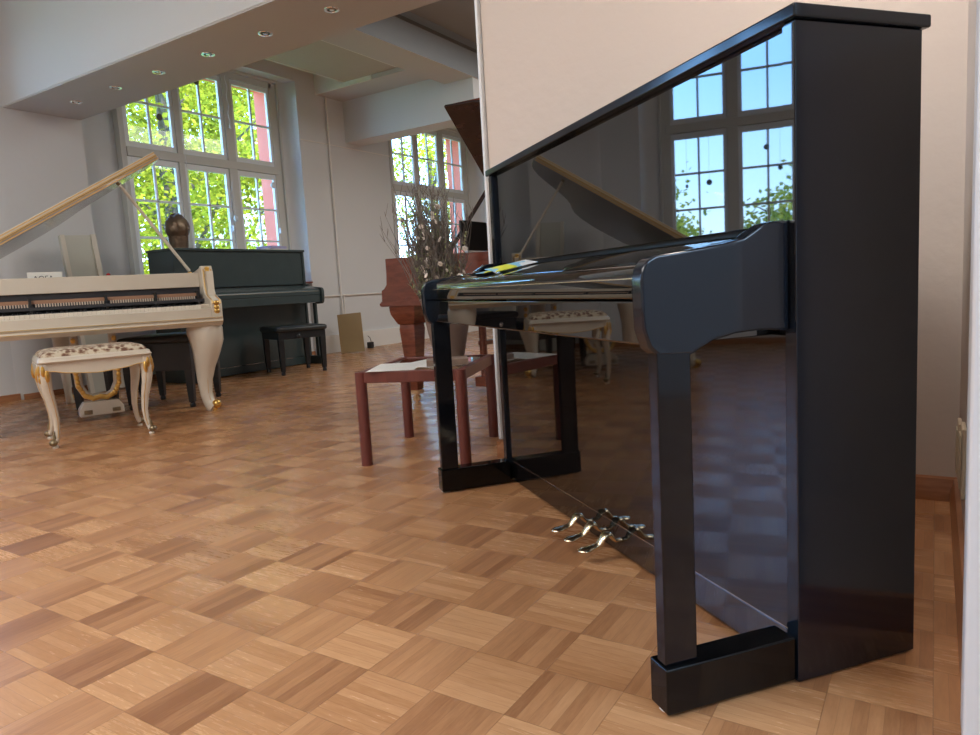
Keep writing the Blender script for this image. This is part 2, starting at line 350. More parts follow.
# ---------------------------------------------------------------- windows
ROWS_T = [2.42, 2.83, 3.24]
ROWS_B = [1.07, 1.455, 1.835, 2.205]
COLS = [(.107, .597), (.733, 1.232), (1.425, 1.925)]     # from the frame's left edge
def window(idx, f0, arched):
    def az(y): d_ = (y-1.035)/1.02; return 2.45+.80*math.sqrt(max(0, 1-d_*d_))
    w = thing('window_%d' % idx, '', ''); del w['label']; del w['category']; w['kind'] = 'structure'
    w.location = (GX, f0, 0)
    x0, x1 = -.055, .0
    f1 = 2.07
    fr = MB().box(x0-.02, x1, 0, .06, SILL+.02, 3.36).box(x0-.02, x1, f1-.112, f1, SILL+.02, 3.36).box(x0-.02, x1, .06, f1-.06, 3.30, 3.38).box(x0-.02, x1, .06, f1-.06, SILL+.02, .99)
    fr.box(x0-.02, x1+.012, .06, f1-.06, 2.27, 2.36)      # transom
    for a, hw in ((.665,.032), (1.329,.056)): fr.box(x0-.02, x1+.0125, a-hw, a+hw, .99, 2.27).box(x0-.02, x1+.0125, a-hw, a+hw, 2.36, 3.30)
    fr.box(x0, x1+.03, -.015, .012, SILL+.02, 3.40).box(x0, x1+.03, f1-.012, f1+.015, SILL+.02, 3.40).box(x0, x1+.035, -.015, f1+.015, 3.37, 3.40)
    fr.build('window_frame', M['frame'], w, bevel=.004)
    for ci, (a, b) in enumerate(COLS):
        for rows, lo, hi in ((ROWS_T, 2.36, 3.30), (ROWS_B, .99, 2.27)):
            sm = MB(); t = .022
            ya, yb = a-.045, b+.045
            sm.box(x0+.01, x1-.008, ya, a, lo+.004, hi-.004).box(x0+.01, x1-.008, b, yb, lo+.004, hi-.004)
            sm.box(x0+.01, x1-.008, a, b, lo+.004, rows[0]).box(x0+.01, x1-.008, a, b, rows[-1], hi-.004)
            m_ = (a+b)/2
            sm.box(x0+.015, x1-.012, m_-t/2, m_+t/2, rows[0], rows[-1])
            for z in rows[1:-1]: sm.box(x0+.015, x1-.012, a, b, z-t/2, z+t/2)
            if arched and rows is ROWS_T:
                ys = [a + (b-a)*k/12 for k in range(13)]
                pts = [(y_, min(az(y_), rows[-1]-.002)) for y_ in ys] + [(b, rows[-1]), (a, rows[-1])]
                sm.prism(pts, 'x', x0+.012, x1-.01)
            sh = sm.build('sash', M['frame_edge'], w, bevel=.003)
            gl = MB().box(x0+.024, x0+.028, a, b, rows[0], rows[-1]).build('pane', M['glass'], sh)
        hd = MB().box(x1-.008, x1+.02, b+.012, b+.028, 1.55, 1.62).build('handle', M['frame_edge'], w, bevel=.003)
    return w
window(0, .15, True); window(1, 4.15, False); window(2, 8.30, False)

def ornament(label, y, ztop, z, r, kind, x=GX+.03):
    o = thing('window_ornament', label, 'ornament', (x, y, z), group='small ornaments hung in the windows')
    MB().tube([(0,0,r), (0,.0,ztop-z)], .0012, 5).build('string', M['crystal'], o)
    if kind == 'disc': MB().lathe([(.001,-.004),(r,-.004),(r,.004),(.001,.004)], 16).build('disc', M['dark_disc'], o).rotation_euler = (0, PI/2, 0)
    else: MB().ball((0,0,0), r, 8, 6, (1,1,1.3)).build('bead', M['crystal'] if kind == 'bead' else M['dark_disc'], o)
ornament('round grey disc hanging in the upper left light of the far tall window', 4.59, 3.24, 2.70, .035, 'disc')
ornament('grey disc hanging high in the middle light of the far tall window', 5.08, 3.24, 3.16, .035, 'disc')
ornament('pale bead at the red-edged right light of the far tall window', 6.02, 2.2, 2.13, .028, 'bead')
ornament('white crystal bead beside the middle light low in the far tall window', 5.43, 2.2, 1.70, .03, 'bead')
for y, z, t, k, r, lab in [(1.15, 2.02, 2.2, 'disc', .028, 'small dark disc reflected at the top of the near window'),
                        (1.02, 1.80, 2.2, 'd', .022, 'small dark drop hanging in the near window middle light'),
                        (1.72, 1.72, 2.2, 'disc', .03, 'diamond-like dark pendant in the right light of the near window'),
                        (1.95, 1.70, 2.2, 'd', .016, 'tiny dark pendant at the right edge of the near window')]:
    ornament(lab, y, t, z, r, k)
for y, z0, z1, lab in [(4.84, 1.35, 3.2, 'white blind cord with tassel hanging between left and middle lights of the window'),
                   (5.46, 2.72, 3.3, 'short looped white cord hanging beside the right upper light of the window')]:
    o = thing('blind_cord', lab, 'cord', (GX+.045, y, 0))
    n = 14; MB().tube([(0, .012*math.sin(k*1.3), z0+(z1-z0)*k/n) for k in range(n+1)], .004, 5).build('cord', M['frame_edge'], o)
    MB().lathe([(.002,.06),(.012,.03),(.016,0),(.002,-.01)], 8, (0,0,z0)).build('tassel', M['frame_edge'], o)

# spots in the beam
first = None
for i, (x, lab) in enumerate([(-2.55, 'recessed spotlight nearest the pink wall in the beam'), (-3.135, 'recessed spotlight largest in view near the top edge of the beam'),
        (-3.74, 'second largest recessed spotlight along the beam'), (-4.34, 'third recessed spotlight along the beam from the right'),
        (-4.93, 'fourth recessed spotlight along the beam, over the window'), (-5.51, 'fifth recessed spotlight, second from the left end of the beam'),
        (-6.11, 'last small recessed spotlight at the left end of the beam')]):
    if first is None:
        first = o = thing('recessed_spotlight', lab, 'spotlight', (x, 3.33, 2.482), 0, 'spotlights in a row in the beam')
        MB().lathe([(.030,-.001),(.032,-.005),(.046,-.004),(.048,0),(.030,0)], 28).build('trim_ring', M['chrome'], o)
        MB().lathe([(.001,-.0015),(.029,-.0015),(.029,-.0002),(.001,-.0002)], 24).build('recess', M['black_plastic'], o)
        MB().lathe([(.001,-.004),(.014,-.004),(.017,-.0015),(.001,-.0015)], 16).build('bulb', M['chrome'], o)
    else:
        o = copy_tree(first); o.location = (x, 3.33, 2.482); o['label'] = lab

# ---------------------------------------------------------------- upright pianos
def upright(name, label, loc, rz, W, D, H, lac, side, pedals=True):
    k = H/1.178; l0, l1 = (.201, .270) if pedals else (.120, .165)
    t = thing(name, label, 'piano', loc, rz)
    def z(v): return v*k
    arm = [(0,.834),(.03,.833),(.051,.829),(.075,.816),(.092,.806),(.13,.799),(.19,.792),(.262,.784),(.277,.777),(.287,.764),(.291,.745),(.289,.667),(.279,.636),(.262,.621),(.201,.619),(.185,.626),(.157,.639),(.11,.648),(.06,.650),(0,.645)]
    for s in (0, 1):
        f = (lambda a, b: (a, b)) if s == 0 else (lambda a, b: (W-b, W-a))
        u0, u1 = f(0, .028); MB().box(u0, u1, -D+.006, 0, .003, z(1.155)).build('side_panel', side, t, bevel=.002); MB().box(u0+.0015, u1-.001, .0002, .0016, z(.66), z(1.15)).build('edge_strip', lac, t)
        
        u0, u1 = f(.015, .050); MB().prism([(a+.0005, z(b)) for a, b in arm], 'x', u0, u1).build('arm', side, t, bevel=.006, seg=3)
        u0, u1 = f(.015, .044)
        if s and pedals: u0 -= .022; u1 -= .022
        MB().box(u0+.0006, u1, l0+.002, l1-.003, z(.088), z(.632)).build('leg', M['lacquer_leg'] if pedals else side, t, bevel=.003)
        u0, u1 = f(.005, .060)
        if s and pedals: u0 -= .012; u1 -= .012
        fb = MB().box(u0, u1, .001, .272 if pedals else .20, .005, z(.088)).build('foot_block', M['lacquer_block'] if pedals else lac, t, bevel=.004)
        for yy in ((.252, .05) if pedals else (.17, .05)): MB().lathe([(.001,0),(.016,0),(.018,.002),(.014,.0055),(.001,.0055)], 14, ((u0+u1)/2, yy, 0)).build('glide', M['glide'], fb)
    MB().box(-.010, W+.010, -D-.004, .010, z(1.1555), H).build('top_lid', side, t, bevel=.004)
    MB().box(.029, W-.029, -.032, -.012, z(.829), z(1.155)).build('upper_panel', lac, t, bevel=.0015)
    MB().box(.029, W-.029, -.032, -.012, z(.087), z(.635)).build('lower_panel', M['lacquer_low'] if pedals else lac, t, bevel=.0015)
    MB().box(.029, W-.029, -.034, -.012, .010, z(.084)).build('toe_rail', lac, t, bevel=.0015)
    MB().box(.029, W-.029, -.0335, -.0135, z(.0842), z(.0858)).build('seam_glint', M['chrome'], t)  # chrome strip put in to draw the white glint along the seam
    MB().box(.029, W-.029, -D+.012, -D+.026, .012, z(1.15)).build('back_board', side, t)
    MB().box(.029, W-.029, -.06, -.034, .012, z(1.15)).build('inner_frame', M['black_plastic'], t)
    MB().box(.051, W-.051, -.010, .236, z(.636), z(.656)).build('key_bed', lac, t, bevel=.002)
    MB().box(.051, W-.051, .2365, .262, z(.636), z(.7115)).build('key_slip', lac, t, bevel=.004)
    fbp = [(-.010,.790),(-.010,.818),(.04,.814),(.13,.800),(.23,.778),(.252,.770),(.261,.759),(.264,.747),(.264,.7145),(.245,.7145),(.24,.745),(.13,.775),(.04,.788)]
    fb = MB().prism([(a, z(b)) for a, b in fbp], 'x', .0515, W-.0515).build('fallboard', lac, t, bevel=.003)
    MB().box(.06, W-.06, .2642, .2655, z(.7485), z(.7505)).build('edge_line', M['brass'], fb)
    if pedals:
        for u in (.84, .755, .665):
            prof = [(-.012,.048,.008,.005),(.006,.050,.009,.005),(.014,.058,.013,.006),(.022,.070,.015,.007),(.036,.071,.016,.007),(.046,.058,.014,.007),(.055,.046,.012,.008),(.068,.042,.011,.007),(.078,.040,.013,.007),(.088,.039,.018,.006),(.100,.038,.019,.006),(.111,.037,.014,.005),(.116,.037,.006,.003)]
            rings = []
            for k_, (yy, zz, hw, ht) in enumerate(prof):
                a_ = prof[max(k_-1,0)]; b_ = prof[min(k_+1,len(prof)-1)]; tn = Vector((0, b_[0]-a_[0], b_[1]-a_[1])).normalized(); nn = Vector((0, -tn.z, tn.y))
                rings.append([Vector((u,yy,zz)) + Vector((hw*math.cos(q_),0,0)) + nn*ht*math.sin(q_) for q_ in [2*PI*i_/14 for i_ in range(14)]])
            MB().loft(rings).build('pedal', M['brass'], t, sharp=60); continue
            path = [(u, -.012, .050), (u, .012, .052), (u, .026, .072), (u, .040, .078), (u, .052, .060), (u, .072, .044), (u, .094, .040), (u, .110, .040)]
            MB().tube(path, [.011,.011,.012,.012,.011,.010,.017,.012], 12, ref=(1,0,0), sq=.45).build('pedal', M['brass'], t, sharp=60)
    return t
o = (-.19893, 1.28928); AP = math.radians(141.25)
upright('upright_piano', 'large glossy black upright piano in the foreground before the pinkish wall', (o[0], o[1], 0), AP, 1.5505, .284, 1.178, M['lacquer'], M['lacquer_side'])
upright('upright_piano', 'older black upright piano under the far window with a bronze head on top', (-5.95, 5.56, 0), -PI/2, 1.60, .40, 1.27, M['lacquer_haze'], M['lacquer_haze'], pedals=False)

ca, sa = math.cos(AP), math.sin(AP)
def onp(u, v, z): return (o[0] + u*ca - v*sa, o[1] + u*sa + v*ca, z)
lf = MB()
for k, (a, b) in enumerate([(0, .07), (.072, .14)]):
    rings = []
    lf.add([(a,-.07,.002),(b,-.07,.012 if k == 0 else .002),(b,.07,.012 if k == 0 else .002),(a,.07,.002),(a,-.07,.0035),(b,-.07,.0135 if k == 0 else .0035),(b,.07,.0135 if k == 0 else .0035),(a,.07,.0035)],
           [(0,1,2,3),(4,5,6,7),(0,1,5,4),(1,2,6,5),(2,3,7,6),(3,0,4,7)])
l = lf.build('leaflet', M['leaflet']); l.location = onp(.93, .145, .799); l.rotation_euler = (math.radians(-9.5), 0, AP+.12)
tag(l, 'folded yellow and blue leaflet lying on the closed black keyboard lid', 'leaflet')

# ---------------------------------------------------------------- grand pianos
OUT = [(-1.42,-.02),(-1.42,1.25),(-1.40,1.45),(-1.30,1.62),(-1.12,1.73),(-.95,1.76),(-.78,1.74),(-.62,1.66),(-.52,1.54),(-.46,1.38),(-.42,1.22),(-.36,1.08),(-.26,.95),(-.12,.82),(-.01,.70),(.05,.58),(.08,.45),(.08,-.02)]
def inset(poly, d):
    n = len(poly); out = []
    for i in range(n):
        p0, p1, p2 = Vector(poly[i-1]), Vector(poly[i]), Vector(poly[(i+1) % n])
        e1 = (p1-p0).normalized(); e2 = (p2-p1).normalized()
        n1 = Vector((e1.y, -e1.x)); n2 = Vector((e2.y, -e2.x)); b = (n1+n2); b = b/ max(.3, b.length_squared)*2
        out.append(tuple(p1 + b*d))
    return out
def cab_leg(mb, x, y, ztop, dx, dy, r0):
    L = math.hypot(dx, dy); dx /= L; dy /= L
    prof = [(1.0,.00,1.0),(.93,.01,1.06),(.82,.016,1.0),(.68,.006,.80),(.52,-.012,.60),(.36,-.024,.46),(.20,-.024,.38),(.10,-.010,.36),(.05,.008,.40),(.018,.030,.42)]
    s = ztop/.6
    mb.tube([(x+dx*o_*s*1.3, y+dy*o_*s*1.3, f*ztop) for f, o_, r in prof], [r*r0 for f, o_, r in prof], 12, ref=(dx, dy, 0), sq=.9)
    return mb
def leaf_blob(mb, c, n_, spread, size, axis):
    for k in range(n_):
        a = (k-(n_-1)/2)/n_
        mb.ball((c[0]+axis[0]*a*spread, c[1]+axis[1]*a*spread, c[2]-abs(a)*spread*.9), size, 8, 5, (.55,.55,1.5))

def grand(name, label, loc, rz, body, under, style, lid_deg):
    t = thing(name, label, 'piano', loc, rz)
    wh = style == 'rococo'
    ZB, ZT = (.625, .965) if wh else (.665, .965)
    # rim
    o2 = inset(OUT, -.035) if False else None
    ins = inset(OUT, .035)
    c0 = Vector((-.65,.7))
    if (Vector(ins[0])-c0).length > (Vector(OUT[0])-c0).length: ins = inset(OUT, -.035)
    rim = MB(); n = len(OUT)
    vs = [(a, b, ZB) for a, b in OUT] + [(a, b, ZT) for a, b in OUT] + [(a, b, ZB) for a, b in ins] + [(a, b, ZT) for a, b in ins]
    fs = []
    for i in range(n-1):      # leaves the keyboard side open
        j = i+1
        fs += [(i, j, n+j, n+i), (2*n+i, 3*n+i, 3*n+j, 2*n+j), (n+i, n+j, 3*n+j, 3*n+i), (i, 2*n+i, 2*n+j, j)]
    for i in (0, n-1): fs.append((i, n+i, 3*n+i, 2*n+i))
    rim.add(vs, fs); rim.build('rim', body, t, sharp=25)
    inner = [(a, b) for a, b in ins if b > .05]
    inner = [(-1.385,.16)] + inner + [(.045,.16)]
    MB().prism(inner, 'z', ZB+.005, ZB+.03).build('bottom_board', body, t)
    MB().prism(inner, 'z', .84, .85).build('iron_plate', M['gold_paint'] if not wh else M['bronze_dull'], t)
    if wh:
        MB().box(-1.383, .043, .04, .155, .76, .78).build('action_bed', M['action_dark'], t)
    # cheeks
    ck = [(-.105,.612),(.30,.612),(.30,.968),(.12,.990),(.09,1.004),(.06,1.004),(.045,.98),(.045,.86),(.02,.81),(-.02,.79),(-.07,.775),(-.10,.765),(-.108,.74)] if wh else \
         [(-.10,.672),(.30,.672),(.30,.966),(-.075,.968),(-.075,.87),(-.08,.80),(-.10,.775),(-.125,.762),(-.128,.672)]
    for s, (a, b) in (('b', (-1.43, -1.362)), ('t', (.022, .096))):
        c = MB().prism(ck, 'x', a, b).build('cheek', body, t, bevel=.005)
        if wh:
            g = MB()
            xm = (a+b)/2
            for xx in (a+.012, b-.012):
                MB().tube([(xx, p_[0]-.003, p_[1]) for p_ in ck[6:]], .0045, 6).build('gilt_edge', M['gold_paint'], c)
            for zz, yy in ((.985,.040),(.965,.040),(.94,.040)): g.ball((xm, yy+.004, zz), .014, 8, 6, (1.2,.6,1))
            g.build('gilt_ornament', M['gold'], c); g = MB()
            for zz, yy in ((.745,-.108),(.715,-.108),(.69,-.108)): g.ball((xm, yy, zz), .016, 8, 6, (1.2,.6,1.1))
            g.build('gilt_ornament', M['gold'], c)
        else:
            MB().prism([(.02,.70),(.26,.70),(.26,.94),(.0,.94),(.0,.84),(-.02,.80)], 'x', b if s == 't' else a-.004, b+.004 if s == 't' else a).build('panel_moulding', M['mahogany'], c, bevel=.003)
    # key bed, mouldings
    MB().box(-1.361, .021, -.10, .30, .625 if wh else .672, .650 if wh else .70).build('key_bed', body, t, bevel=.002)
    if wh:
        MB().prism([(-.105,.652),(-.105,.708),(-.09,.712),(-.082,.708),(-.082,.652)], 'x', -1.361, .021).build('key_slip', body, t)
        md = MB().prism([(-.12,.612),(-.125,.622),(-.118,.634),(-.124,.644),(-.110,.652),(-.09,.652),(-.09,.600),(.30,.600),(.30,.592),(-.10,.592),(-.108,.602)], 'x', -1.44, .088).build('moulding', body, t)
        for z_ in (.646, .618): MB().box(-1.44, .088, -.1285, -.1235, z_, z_+.0042).build('gilt_line', M['gold_paint'], md)
        # keyboard
        kw = 1.30/52; kx = -1.335
        kb = MB(); kf = MB()
        for i in range(52): kf.box(kx+i*kw+.0006, kx+(i+1)*kw-.0006, -.080, .055, .712, .737)
        kf.build('white_keys', M['key_white'], t, kind='stuff')
        for i in range(51):
            if i % 7 in (0, 2, 3, 5, 6): kb.box(kx+(i+1)*kw-.006, kx+(i+1)*kw+.006, -.02, .05, .737, .749)
        kb.build('black_keys', M['key_black'], t, kind='stuff')
        for a_, b_ in ((-1.361, -1.336), (-.034, .021)): MB().box(a_, b_, -.08, .05, .71, .742).build('key_block', body, t, bevel=.003)
        # action seen through the opened front
        MB().box(-1.361, .021, .142, .150, .655, .87).box(-1.361, .021, .055, .142, .735, .742).build('action_back', M['action_dark'], t)
        ac = MB().box(-1.33, -.01, .085, .11, .800, .822).box(-1.33, -.01, .06, .085, .765, .772).build('action_rail', M['action_wood'], t)
        hm = MB()
        for i in range(88):
            x = -1.32 + i*1.295/88
            if i in (22, 23, 50, 51, 70): continue
            hm.box(x, x+.0075, .068, .082, .762, .800)
        hm.build('hammer_shanks', M['felt_tip'], ac, kind='stuff')
        for x in (-1.34, -1.0, -.585, -.29, -.02): MB().box(x, x+.014, .05, .12, .742, .835).build('action_bracket', M['black_plastic'], t)
        MB().box(-1.361, .021, .125, .140, .862, .962).build('front_board', body, t, bevel=.004)
    else:
        MB().prism([(-.11,.68),(-.11,.745),(-.08,.775),(.02,.80),(.16,.94),(.18,.962),(.18,.70)], 'x', -1.361, .021).build('fallboard', body, t, bevel=.004)
        MB().prism([(-.135,.660),(-.14,.672),(-.12,.690),(-.10,.690),(.30,.690),(.30,.655),(-.12,.655)], 'x', -1.44, .106).build('moulding', body, t)
    # lid
    a = math.radians(lid_deg); hx, hz = -1.42, .972
    lp = [(u, v) for u, v in OUT if v > .05]
    lp = [(-1.42,.22)] + lp[0:] + [(.09,.22)]
    def lidpt(u, v, h): r = u-hx; return (hx + r*math.cos(a) - h*math.sin(a), v, hz + r*math.sin(a) + h*math.cos(a))
    th = .028 if wh else .020
    lb = MB(); nl = len(lp)
    vs = [lidpt(u, v, 0) for u, v in lp] + [lidpt(u, v, th) for u, v in lp]
    lb.add(vs, [list(range(nl)), list(range(nl, 2*nl))[::-1]] + [(i, (i+1) % nl, nl+(i+1) % nl, nl+i) for i in range(nl)])
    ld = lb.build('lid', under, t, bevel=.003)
    # folded front flap lying on the lid
    fb = MB(); q = [(hx+.01,.215),(.075,.215),(.075,.56),(hx+.01,.56)]
    vs = [lidpt(u, v, th+.002) for u, v in q] + [lidpt(u, v, th+(.030 if wh else .020)) for u, v in q]
    fb.add(vs, [(0,1,2,3),(7,6,5,4)]+[(i,(i+1)%4,4+(i+1)%4,4+i) for i in range(4)]); fb.build('front_flap', body, ld, bevel=.003)
    if wh:
        hg = MB()
        for h0, h1 in ((.004,.012),(.019,.0245),(.0325,.038),(.046,.053)):
            q = [(hx+.01,.213),(.075,.213),(.075,.218),(hx+.01,.218)]
            vs = [lidpt(u, v, h0) for u, v in q] + [lidpt(u, v, h1) for u, v in q]
            hg.add(vs, [(0,1,2,3),(7,6,5,4)]+[(i,(i+1)%4,4+(i+1)%4,4+i) for i in range(4)])
        q = [(hx+.01,.211),(.075,.211),(.075,.218),(hx+.01,.218)]
        vs = [lidpt(u, v, .0245) for u, v in q] + [lidpt(u, v, .0325) for u, v in q]
        hg.add(vs, [(0,1,2,3),(7,6,5,4)]+[(i,(i+1)%4,4+(i+1)%4,4+i) for i in range(4)])
        hg.build('lid_hinge', M['gold_paint'], ld)
        hs = MB(); q = [(hx+.02,.2095),(.07,.2095),(.07,.212),(hx+.02,.212)]
        vs = [lidpt(u, v, .0275) for u, v in q] + [lidpt(u, v, .0295) for u, v in q]
        hs.add(vs, [(0,1,2,3),(7,6,5,4)]+[(i,(i+1)%4,4+(i+1)%4,4+i) for i in range(4)]); hs.build('hinge_gap', M['action_dark'], ld)
    # prop
    if wh: p0 = Vector((.018,.36,.985)); p1 = Vector(lidpt(-.21,.36,-.004))
    else: p0 = Vector((.05,.40,.975)); p1 = Vector(lidpt(-.15,.75,-.004))
    MB().tube([p0, p1], .011 if wh else .013, 8).build('lid_prop', body if wh else M['mahogany_dk'], t)
    MB().ball(tuple(p1), .016, 8, 6).build('prop_cup', M['bronze_dull'], t)
    MB().lathe([(.012,0),(.016,.004),(.012,.012),(.002,.014)], 12, (p0.x, p0.y, .966)).build('prop_base', M['gold'], t)
    # legs
    for (x, y, dx, dy) in ((-.01,.03,.6,-1), (-1.33,.03,-.6,-1), (-.74,1.46,.2,1)):
        if wh:
            lg = cab_leg(MB(), x, y, .60, dx, dy, .118 if y < 1 else .08).build('leg', body, t, sharp=60)
            L = math.hypot(dx, dy); ex, ey = dx/L, dy/L
            MB().ball((x+ex*.055, y+ey*.055, .045), .032, 10, 6).tube([(x+ex*.03,y+ey*.03,.02),(x+ex*.03,y+ey*.03,0)], .022, 10).build('gilt_foot', M['gold'], lg)
            e = MB(); sx, sy = -ey, ex
            prof = [(1.0,.105,.10),(.93,.12,.105),(.82,.125,.10),(.68,.095,.08),(.52,.05,.06),(.36,.02,.045),(.20,.01,.037),(.10,.03,.036)]
            for sgn in (1, -1):
                e.tube([(x+ex*(o_-.005)*.95+sgn*sx*r_*.45, y+ey*(o_-.005)*.95+sgn*sy*r_*.45, f*.60) for f, o_, r_ in prof], .0035, 5)
            e.build('gilt_edge', M['gold_paint'], lg)
        else:
            lg = MB()
            def sqr(z_, r_): return [(x+r_, y+r_, z_), (x-r_, y+r_, z_), (x-r_, y-r_, z_), (x+r_, y-r_, z_)]
            lg.loft([sqr(.085,.034), sqr(.11,.036), sqr(.50,.062), sqr(.53,.058), sqr(.535,.068), sqr(.56,.080), sqr(.60,.098), sqr(.625,.102), sqr(.655,.104)])
            lg = lg.build('leg', body, t, bevel=.004)
            MB().box(x-.036, x+.036, y-.036, y+.036, .060, .086).box(x-.02, x+.02, y-.006, y+.006, .02, .06).tube([(x-.012,y,.026),(x+.012,y,.026)], .026, 14).build('brass_castor', M['brass'], lg)
    # lyre
    lx, ly = (-.645, .37) if wh else (-.65, .30)
    if wh:
        ly_ = MB().prism([(lx-.135,.03),(lx+.135,.03),(lx+.135,.08),(lx+.105,.125),(lx-.105,.125),(lx-.135,.08)], 'y', ly-.05, ly+.05).build('pedal_box', body, t, bevel=.006)
        for q_ in (-.11, .06): MB().box(lx+q_,lx+q_+.05,ly-.056,ly-.0505,.045,.072).build('pedal', M['bronze_dull'], ly_, bevel=.004)
        pts = [(-.115,.60),(-.115,.45),(-.12,.33),(-.115,.24),(-.085,.175),(-.04,.150),(0,.158),(.04,.150),(.085,.175),(.115,.24),(.12,.33),(.115,.45),(.115,.60)]
        MB().tube([(lx+a_, ly, z_) for a_, z_ in pts], .026, 8).build('lyre_frame', M['ivory'], t, sharp=60)
        g = MB()
        for i in range(len(pts)-1):
            for f in (0, .33, .66):
                a_ = pts[i][0]*(1-f)+pts[i+1][0]*f; z_ = pts[i][1]*(1-f)+pts[i+1][1]*f
                g.ball((lx+a_*1.06, ly-.022, z_-.004), .017, 7, 5, (1,.6,1.1))
        g.build('gilt_garland', M['gold'], t)
    else:
        MB().box(lx-.16, lx+.24, ly-.05, ly+.05, .05, .12).build('pedal_box', body, t, bevel=.006); MB().box(lx-.12, lx+.20, ly-.03, ly+.03, .34, .37).build('cross_rail', body, t, bevel=.004)
        for a_ in (-.10, .18): MB().tube([(lx+a_, ly, .12), (lx+a_, ly, .655)], .028, 12).build('lyre_post', body, t, sharp=60)
    return t
WL = (-4.25, 3.02, 0); WA = math.radians(68.5)
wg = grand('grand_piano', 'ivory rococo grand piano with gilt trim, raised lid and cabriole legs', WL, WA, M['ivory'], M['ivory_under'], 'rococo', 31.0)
BL = (-2.985, 3.66, 0); BA = math.radians(-88)
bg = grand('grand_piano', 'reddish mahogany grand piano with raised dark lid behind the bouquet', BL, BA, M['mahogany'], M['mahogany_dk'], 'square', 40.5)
MB().tube([(-.62,.42,1.545),(-.60,.42,1.525),(-.57,.42,1.53)], .008, 6).build('lid_hook', M['brass'], bg)
MB().box(-1.25, .02, .47, .485, .985, 1.17).build('music_desk', M['black_plastic'], bg)
def wgp(u, v, z): c_, s_ = math.cos(WA), math.sin(WA); return (WL[0]+u*c_-v*s_, WL[1]+u*s_+v*c_, z)
# card with handwriting on the white grand
o_ = thing('paper_card', 'small white card with dark lettering standing on the ivory grand piano', 'card', wgp(-.885, .22, .8505), WA)
MB().box(-.095,.095,-.001,.001,0,.150).build('card', M['paper'], o_)
tx = bpy.data.curves.new('lettering', 'FONT'); tx.body = 'AOEA'; tx.size = .042; tx.extrude = .0004; tx.align_x = 'CENTER'
tx.resolution_u = 3; _t = bpy.data.objects.new('tmp', tx); col.objects.link(_t); bpy.context.view_layer.update()
_me = bpy.data.meshes.new_from_object(_t.evaluated_get(bpy.context.evaluated_depsgraph_get())); bpy.data.objects.remove(_t); _me.materials.clear(); _me.materials.append(M['ink'])
to = bpy.data.objects.new('lettering', _me); col.objects.link(to); to.parent = o_; to.location = (-.01, -.0016, .098); to.rotation_euler = (PI/2, 0, 0)
# tilted pale board behind the grand
o_ = thing('acoustic_board', 'pale grey upright board with bright edges behind the ivory grand', 'board', (-6.36, 3.27, 0), 0)
MB().prism([(0,0),(.32,0),(.32,1.40),(0,1.40)], 'x', 0, .03).build('panel', M['rack'], o_)
MB().prism([(0,0),(.035,0),(.035,1.405),(0,1.405)], 'x', .0305, .045).prism([(.265,0),(.305,0),(.305,1.405),(.265,1.405)], 'x', .0305, .045).build('edge_rail', M['rack_edge'], o_)
o_.rotation_euler = (math.radians(2.5), math.radians(-3), 0)
rt = MB().lathe([(.001,0),(.012,0),(.013,.006),(.008,.012),(.001,.014)], 10).build('felt_pad', M['redtag']); rt.location = wgp(-.53,.20,.9665)
tag(rt, 'tiny red felt object on the ivory grand beside the pale board', 'felt pad')

